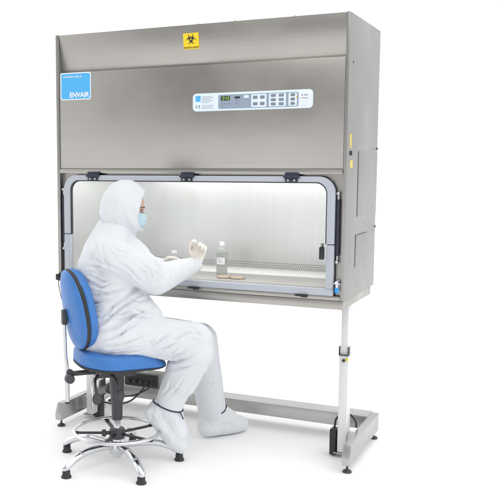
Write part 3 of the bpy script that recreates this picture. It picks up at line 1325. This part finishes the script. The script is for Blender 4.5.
def fold_disp(co, seed=0.0, amp=1.0):
    ws, ds = 0.0, 0.0
    for i, (a, ra, c, rc, ja, jc) in enumerate(BONES):
        A, Cc = J[a], J[c]
        ax = Cc - A
        L = ax.length
        ax = ax / L
        u = (co - A).dot(ax)
        uc = max(0, min(L, u))
        pr = A + ax * uc
        d = (co - pr).length - (ra + (rc - ra) * uc / L)
        if d > .09:
            continue
        w = math.exp(-max(d, -.02) * 45)
        am = .0045 + .0115 * (ja * math.exp(-(u / .11) ** 2) + jc * math.exp(-((L - u) / .11) ** 2))
        pp = (co - A) - ax * u
        # slanting folds run round the limb: quick change along it, slow round it
        tw = noise.noise(co * 5 + V((i * 7.3, seed, 0)))
        q = pp * 6.0 + ax * (u * 15 + tw * 1.5) + V((i * 3.1 + seed, i * 1.7, 2.2))
        n1 = noise.noise(q)
        q2 = pp * 13 + ax * (u * 30 + tw * 2.5) + V((i * 5.1, 8.2, seed))
        n2 = noise.noise(q2)
        v = (.42 - abs(n1) * 1.9) + .45 * (.35 - abs(n2) * 1.5)
        ws += w
        ds += w * am * v
    return amp * ds / ws if ws > 1e-9 else 0.0


# creases of the cloth on the side turned away from the cabinet: lines across (s, z), width, depth
def pz(px, py):
    return ((px - 117.2) / 184.0, .617 + (352 - py) / 180.0 + .03)


CREASE = []
for pts, w_, a_ in (
        (((88, 270), (104, 270), (120, 277)), .013, 1.1), (((90, 278), (102, 284), (112, 285)), .012, 1.0), (((94, 262), (108, 266), (126, 276)), .014, .9),
        (((92, 299), (110, 296), (130, 287)), .014, 1.2), (((102, 319), (118, 306), (138, 291)), .015, 1.2), (((97, 327), (118, 314), (146, 294)), .014, 1.3),
        (((96, 331), (122, 323), (155, 309)), .015, 1.4), (((100, 338), (120, 334), (143, 320)), .013, 1.1), (((105, 345), (125, 340), (150, 334)), .013, 1.0),
        (((118, 317), (124, 316), (131, 314)), .010, 1.2), (((86, 310), (96, 305), (108, 303)), .012, 1.0), (((85, 322), (94, 318), (104, 317)), .012, 1.0),
        (((92, 288), (104, 291), (118, 284)), .010, .9), (((150, 347), (160, 340), (172, 329)), .012, 1.0), (((152, 351), (168, 346), (180, 336)), .012, 1.0),
        (((157, 357), (172, 357), (188, 349)), .012, 1.2), (((161, 364), (178, 362), (197, 352)), .012, 1.1), (((168, 371), (184, 368), (199, 362)), .013, .8),
        (((166, 340), (186, 334), (206, 336)), .014, .7), (((176, 324), (190, 328), (204, 340)), .014, .6),
        (((186, 372), (178, 388), (166, 401)), .013, .8), (((199, 372), (190, 388), (176, 404)), .013, .8), (((172, 380), (168, 390), (162, 398)), .010, .7),
        (((210, 362), (209, 380), (203, 397)), .014, .8), (((219, 362), (219, 385), (214, 404)), .013, .7), (((206, 398), (214, 402), (224, 400)), .010, .7),
        (((118, 262), (132, 272), (144, 286)), .013, .8), (((140, 262), (150, 272), (156, 287)), .012, .9), (((152, 262), (160, 272), (164, 286)), .011, .9),
        (((166, 266), (171, 276), (172, 287)), .010, .8), (((184, 262), (189, 270), (190, 279)), .008, .9), (((190, 259), (195, 267), (196, 275)), .007, .9),
        (((112, 246), (122, 254), (140, 258)), .012, .6), (((96, 240), (98, 256), (94, 270)), .014, .6), (((104, 246), (108, 262), (112, 274)), .013, .6),
        (((128, 300), (140, 304), (152, 301)), .011, 1.0), (((132, 309), (146, 315), (160, 314)), .012, .9), (((110, 352), (130, 350), (150, 345)), .010, .8)):
    base_ = [pz(*p) for p in pts]
    CREASE.append((base_, w_ * .80, a_ * .0125))
    for _ in range(1):
        ox, oz = random.uniform(-.035, .035), random.uniform(-.035, .035)
        k_ = random.uniform(.35, .75)
        mx_, mz_ = base_[1]
        rot = random.uniform(-.5, .5)
        q_ = []
        for (x_, z_) in base_:
            dx_, dz_ = (x_ - mx_) * k_, (z_ - mz_) * k_
            q_.append((mx_ + ox + dx_ * math.cos(rot) - dz_ * math.sin(rot), mz_ + oz + dx_ * math.sin(rot) + dz_ * math.cos(rot)))
        CREASE.append((q_, w_ * random.uniform(.38, .55), a_ * random.uniform(.0045, .0085)))


def crease_disp(co, nor):
    face = max(0.0, min(1.0, (-nor.y + .15) / .7))
    if face <= 0:
        return 0.0
    wob = noise.noise(co * 16) * .006 + noise.noise(co * 6) * .010
    d = 0.0
    for (pts, w, a) in CREASE:
        best, bt_ = 1e9, 0
        for k in range(2):
            (x0_, z0_), (x1_, z1_) = pts[k], pts[k + 1]
            dx, dz = x1_ - x0_, z1_ - z0_
            L2 = dx * dx + dz * dz
            u = ((co.x - x0_) * dx + (co.z - z0_) * dz) / L2
            u = max(0.0, min(1.0, u))
            ex, ez = co.x - x0_ - dx * u, co.z - z0_ - dz * u
            q = math.hypot(ex, ez)
            if q < best:
                sg_ = 1 if ex * dz - ez * dx > 0 else -1
                best, bt_, sd = q, (k + u) / 2, q * sg_
        if best > w * 4 + .016:
            continue
        x = (sd + wob) / w
        tp = math.sin(math.pi * max(.0, min(1, bt_))) ** .8
        d += a * tp * (-.95 * math.exp(-abs(x) * 1.7) + .70 * math.exp(-((x - 1.3) / .9) ** 2) + .30 * math.exp(-((x + 1.7) / 1.0) ** 2))
    return d * face


def finish(me, amp=1.0, seed=0.0):
    vs = [v.co.copy() for v in me.vertices]
    ns = [n.vector.copy() for n in me.vertex_normals]
    for v, c, n in zip(me.vertices, vs, ns):
        v.co = c + n * (fold_disp(c, seed, amp) + crease_disp(c, n))
    me.transform(MP)
    return me


# the body itself, one continuous surface under the clothing
HC = V((.058, .012, 1.395))
MH = Matrix.Translation(HC) @ Matrix.Rotation(R(1), 4, 'Z') @ Matrix.Rotation(R(14), 4, 'Y')   # x towards the face, y left, z up
b = figure(.72, False)
b.M = MH
b.ball((-.005, 0, .015), (.092, .074, .108))
b.ball((.028, 0, -.045), (.060, .056, .070))
b.capsule((.082, 0, .005), .010, (.101, 0, -.030), .013)
b.ball((.098, .010, -.034), (.010, .010, .008))
b.ball((.098, -.010, -.034), (.010, .010, .008))
b.capsule((.078, .020, .026), .010, (.066, .044, .022), .009)
b.capsule((.078, -.020, .026), .010, (.066, -.044, .022), .009)
b.ball((.066, .040, -.015), (.018, .018, .014))
b.ball((.066, -.040, -.015), (.018, .018, .014))
b.ball((.0, .076, .0), (.018, .007, .03))
b.ball((.0, -.076, .0), (.018, .007, .03))
b.M = Matrix.Identity(4)
b.capsule(J['neck'] + V((.005, 0, -.02)), .055, HC + V((-.01, 0, -.03)), .055)
me = remesh(b, .007, 3)
me.transform(MP)
body = link_mesh('body', me, 'skin', per, ang=180)
for s in (-1, 1):
    b = B(MP @ MH)
    b.ball((.0735, s * .032, .008), (.0115, .0125, .0075))
    ey = obj('eye', b, 'eye_white', body)
    b = B(MP @ MH)
    b.ball((.0815, s * .032, .007), (.0048, .0062, .0062))
    obj('iris', b, 'eye', ey)
    b = B(MP @ MH)
    b.tube([(.087, s * .014, .026), (.088, s * .028, .031), (.078, s * .046, .030), (.066, s * .056, .024)], .0019, 8)
    obj('eyebrow', b, 'hair', body)
    b = B(MP @ MH)
    b.tube([(.078, s * .020, .013), (.084, s * .032, .0165), (.074, s * .044, .012)], .0022, 8)
    obj('eyelash', b, 'hair', body)

# coverall
me = remesh(figure(1.0), .0056, 26)
finish(me, .33, 1.3)
cov = link_mesh('coverall', me, 'tyvek', per, ang=180)

# hood: opened round the face, gathered rim
b = B(MP @ MH)
t = bmesh.new()
NT, NP = 60, 110
rows = []
for i in range(NT + 1):
    row = []
    for k in range(NP):
        ps = 2 * math.pi * k / NP
        th0 = R(47 + 9 * math.cos(ps) ** 2 + (-7 if math.sin(ps) < 0 else 0) * math.sin(ps) ** 2)
        th = th0 + (math.pi - th0) * i / NT
        dx, dy, dz = math.cos(th), math.sin(th) * math.cos(ps), math.sin(th) * math.sin(ps)
        fx = .150 if dx > 0 else .126
        x, y, z = dx * fx - .018, dy * .112, dz * (.146 if dz > 0 else .150) + .006
        low = max(0, -dz)
        # the lower edge flares over collar and chin
        x += .050 * low ** 2 * max(0, dx) - .014 * low * max(0, -dx)
        y *= 1 + .16 * low ** 2
        if dz > 0 and dx > 0:
            x -= .030 * dz ** 2 * dx
        p = V((x, y, z))
        q = V((x * 8, y * 8, z * 17 + x * 15))
        n1 = noise.noise(q + V((4.2, 1, 7)))
        n2 = noise.noise(q * 2.3)
        am = .0055 + .007 * low + .005 * math.exp(-((th - th0) / .3) ** 2)
        p += V((dx, dy, dz)) * am * ((.4 - abs(n1) * 1.8) + .4 * (.3 - abs(n2) * 1.4))
        row.append(t.verts.new(p) if i < NT else None)
    if i < NT:
        rows.append(row)
for a, c in zip(rows, rows[1:]):
    for k in range(NP):
        q = (k + 1) % NP
        t.faces.new((a[k], a[q], c[q], c[k]))
t.faces.new(rows[-1])
for _ in range(4):
    bmesh.ops.smooth_vert(t, verts=[v for r_ in rows[1:] for v in r_], factor=.5, use_axis_x=True, use_axis_y=True, use_axis_z=True)
# rim turned inwards
inner = []
for v in rows[0]:
    inner.append(t.verts.new(V((v.co.x - .012, v.co.y * .90, v.co.z * .90))))
for k in range(NP):
    q = (k + 1) % NP
    t.faces.new((rows[0][q], rows[0][k], inner[k], inner[q]))
bmesh.ops.recalc_face_normals(t, faces=t.faces[:])
b.add(t)
hood = obj('hood', b, 'tyvek', per, ang=180)

# face mask
b = B(MP @ MH)
t = bmesh.new()
rows = []
for i in range(15):
    u = i / 14
    row = []
    for k in range(25):
        w = k / 24 * 2 - 1
        az = R(74) * w
        z = -.006 - .088 * u + .010 * abs(w) * (1 - 2 * u)
        bul = math.sin(math.pi * (.12 + .80 * u))
        rx = .088 + .022 * bul
        ry = .064 + .012 * bul
        pl = .0016 * (1 if (i % 4) < 2 else -1) * (1 - abs(w) ** 3)
        nose_ = .008 * math.exp(-(w / .16) ** 2) * math.exp(-((u - .08) / .35) ** 2)
        row.append(t.verts.new(V(((rx + pl + nose_) * math.cos(az) + .004, (ry + pl) * math.sin(az) * 1.06, z))))
    rows.append(row)
for a, c in zip(rows, rows[1:]):
    for k in range(24):
        t.faces.new((a[k], a[k + 1], c[k + 1], c[k]))
bmesh.ops.recalc_face_normals(t, faces=t.faces[:])
sol = bmesh.ops.solidify(t, geom=t.faces[:], thickness=.002)
b.add(t)
mask = obj('face_mask', b, 'mask', per, ang=60)

# gloves ---------------------------------------------------------------
def hand(name, wrist, g, h, curl, thumb, cuff_dir, mirror=1):
    # g: along the hand, h: from thumb side to little-finger side, p: palm direction
    g = g.normalized()
    h = (h - g * h.dot(g)).normalized()
    p = h.cross(g).normalized() * mirror
    b = B()
    for s, r in ((-.026, .015), (-.009, .016), (.008, .016), (.024, .0145)):
        b.capsule(wrist + g * .012 + h * s * .62, .021, wrist + g * .083 + h * s, r)
    for (s, ln, c0, c1, c2, spread) in curl:
        a = wrist + g * .085 + h * s
        ang = 0
        for seg, (frac, cc, ra, rb) in enumerate(((.46, c0, .0112, .0102), (.30, c1, .0102, .0094), (.24, c2, .0094, .0078))):
            ang += cc
            d = (g * math.cos(R(ang)) + p * math.sin(R(ang)) + h * spread).normalized()
            e = a + d * ln * frac
            b.capsule(a, ra, e, rb, 14)
            a = e
    a = wrist + g * .026 - h * .024
    for (d, ln, ra, rb) in thumb:
        e = a + (g * d[0] + h * d[1] + p * d[2]).normalized() * ln
        b.capsule(a, ra, e, rb, 14)
        a = e
    tip = a
    b.capsule(wrist - cuff_dir.normalized() * .045, .034, wrist + g * .004, .029)
    me = remesh(b, .0034, 3)
    ns = [n.vector.copy() for n in me.vertex_normals]
    for v, nn in zip(me.vertices, ns):
        n1 = noise.noise(v.co * 55)
        am = .0022 if (v.co - wrist).dot(g) < .03 else .0008
        v.co += nn * am * (.3 - abs(n1) * 1.6)
    me.transform(MP)
    return link_mesh(name, me, 'glove', per, ang=180), tip, p


gR = V((.36, .24, .90))
hR = V((.90, .05, -.40))
# curl lists: offset, length, three bends, sideways spread
glR, tipR, pR = hand('glove', J['wrR'] + V((.004, .004, .006)), gR, hR,
                     [(-.024, .082, 36, 52, 40, -.55), (-.008, .086, 48, 52, 38, -.20), (.0075, .082, 54, 56, 40, -.14), (.022, .068, 58, 58, 40, -.08)],
                     [((.62, -.70, .34), .040, .0145, .0125), ((.80, -.45, .45), .032, .0122, .0112), ((.85, -.10, .55), .024, .0110, .0085)],
                     J['wrR'] - J['elR'])
gL = V((.80, .0, .10))
hL = V((.25, .35, -.90))
glL, tipL, pL = hand('glove', J['wrL'] + V((.004, 0, 0)), gL, hL,
                     [(-.026, .075, 40, 50, 35, -.05), (-.009, .082, 42, 50, 35, 0), (.008, .078, 42, 52, 35, .02), (.024, .062, 44, 52, 35, .05)],
                     [((.70, -.60, .45), .038, .0145, .0125), ((.85, -.20, .60), .030, .0122, .0112), ((.85, .05, .60), .024, .0110, .0085)],
                     J['wrL'] - J['elL'], 1)

# vial pinched in the right glove
vb = J['wrR'] + gR.normalized() * .095 - hR.normalized() * .050 + pR * .030
vial = thing('sample_vial', 'small clear vial with orange content pinched in the right glove', 'vial', MP @ vb)
ML = MP @ Matrix.Translation(vb) @ Matrix.Rotation(R(28), 4, 'Y') @ Matrix.Translation((0, 0, -.026))
b = B()
b.lathe([(0, 0), (.0075, 0), (.0085, .002), (.0085, .034), (.006, .038), (.006, .042), (0, .042)], 20, ML)
obj('body', b, 'flask', vial)
b = B()
b.lathe([(0, .002), (.0074, .002), (.0074, .018), (0, .018)], 20, ML)
obj('content', b, 'amber', vial)
b = B()
b.lathe([(.0062, .038), (.0088, .038), (.0088, .049), (0, .049)], 20, ML)
obj('cap', b, 'label_white', vial)

# conical flask in the left glove
fx, fy, fz = .731, .105, 1.020
flk = thing('culture_flask', 'small conical glass flask with amber liquid held beyond the right sleeve', 'flask', (fx, fy, fz))
ML = Matrix.Translation((fx, fy, fz))
b = B()
b.lathe([(0, 0), (.033, 0), (.035, .004), (.034, .010), (.026, .045), (.016, .078), (.0125, .086), (.0125, .104), (.0145, .107), (.0125, .108), (.0108, .104), (.0108, .086), (0, .085)], 32, ML)
obj('body', b, 'flask', flk)
b = B()
b.lathe([(0, .003), (.0325, .003), (.0325, .010), (.0255, .040), (.0240, .046), (0, .046)], 32, ML)
obj('liquid', b, 'amber', flk)
b = B()
b.lathe([(.0148, .100), (.0155, .101), (.0155, .114), (0, .115)], 24, ML)
obj('cap', b, 'label_white', flk)

# overshoes ---------------------------------------------------------------
def shoe(pts, seed, flat=None, cuff=.3):
    b = B()
    for (a, ra, c, rc) in pts:
        b.capsule(V(a), ra, V(c), rc)
    me = remesh(b, .0060, 6)
    ns = [n.vector.copy() for n in me.vertex_normals]
    for v, nn in zip(me.vertices, ns):
        q = V((v.co.x * 15, v.co.y * 15, v.co.z * 11 + seed))
        n1 = noise.noise(q)
        n2 = noise.noise(q * 2.2)
        v.co += nn * (.0045 + .0070 * max(0, 1 - abs(v.co.z - cuff) / .10)) * ((.4 - abs(n1) * 1.8) + .5 * (.3 - abs(n2) * 1.5))
        if flat is not None and v.co.z < flat:
            v.co.z = flat + (v.co.z - flat) * .08
    me.transform(MP)
    return link_mesh('overshoe', me, 'overshoe', per, ang=180)


sR = shoe([((.205, .0, .285), .056, (.318, .005, .130), .056), ((.318, .005, .130), .056, (.347, .01, .092), .044),
           ((.280, .0, .325), .074, (.215, .0, .285), .060), ((.280, .0, .325), .072, (.335, .005, .170), .056)], 3.0, .052, .29)
sL = shoe([((.520, .432, .068), .062, (.675, .515, .056), .062), ((.675, .515, .060), .064, (.735, .546, .046), .048),
           ((.548, .445, .155), .084, (.530, .440, .07), .064), ((.548, .445, .150), .080, (.665, .508, .085), .058)], 8.0, .010, .16)


from mathutils.bvhtree import BVHTree


def strap(parent, c, nrm, reach, a0, a1, tail):
    # elastic lying on the cloth: found from outside in, round the ankle
    nrm = V(nrm).normalized()
    u = nrm.cross(V((0, 1, .2))).normalized()
    w = nrm.cross(u)
    trees = []
    for o_ in (parent, cov):
        trees.append(BVHTree.FromPolygons([MPi @ (v.co + ORG[per.name]) for v in o_.data.vertices], [tuple(p.vertices) for p in o_.data.polygons]))
    pts = []
    n = 72
    full = a1 - a0 >= 360
    for k in range(n if full else n + 1):
        a = R(a0 + (a1 - a0) * k / n)
        d = u * math.cos(a) + w * math.sin(a)
        best = 0
        for t_ in trees:
            hit = t_.ray_cast(V(c) + d * reach, -d, reach)
            if hit[0] is not None:
                best = max(best, (hit[0] - V(c)).length)
        pts.append((d, best))
    sm = []
    N = len(pts)
    for k in range(N):
        r_ = [pts[(k + j) % N][1] if full else pts[min(N - 1, max(0, k + j))][1] for j in range(-3, 4)]
        sm.append(V(c) + pts[k][0] * (max(sum(r_) / 7, pts[k][1]) + .0012))
    b = B(MP)
    b.tube(sm, .0042, 8, full)
    if tail:
        st_ = min(sm, key=lambda p: (p - V(tail[0])).length)
        b.tube([st_] + [V(p) for p in tail[1:]], .0034, 8)
    obj('elastic_strap', b, 'tie', parent)


MPi = MP.inverted()
strap(sR, (.281, .002, .322), (.33, -.05, .95), .16, 0, 360, [(.343, -.045, .300), (.352, -.058, .283), (.360, -.060, .262)])
strap(sL, (.5540, .447, .158), (-.30, -.1, .95), .16, 125, 285, None)
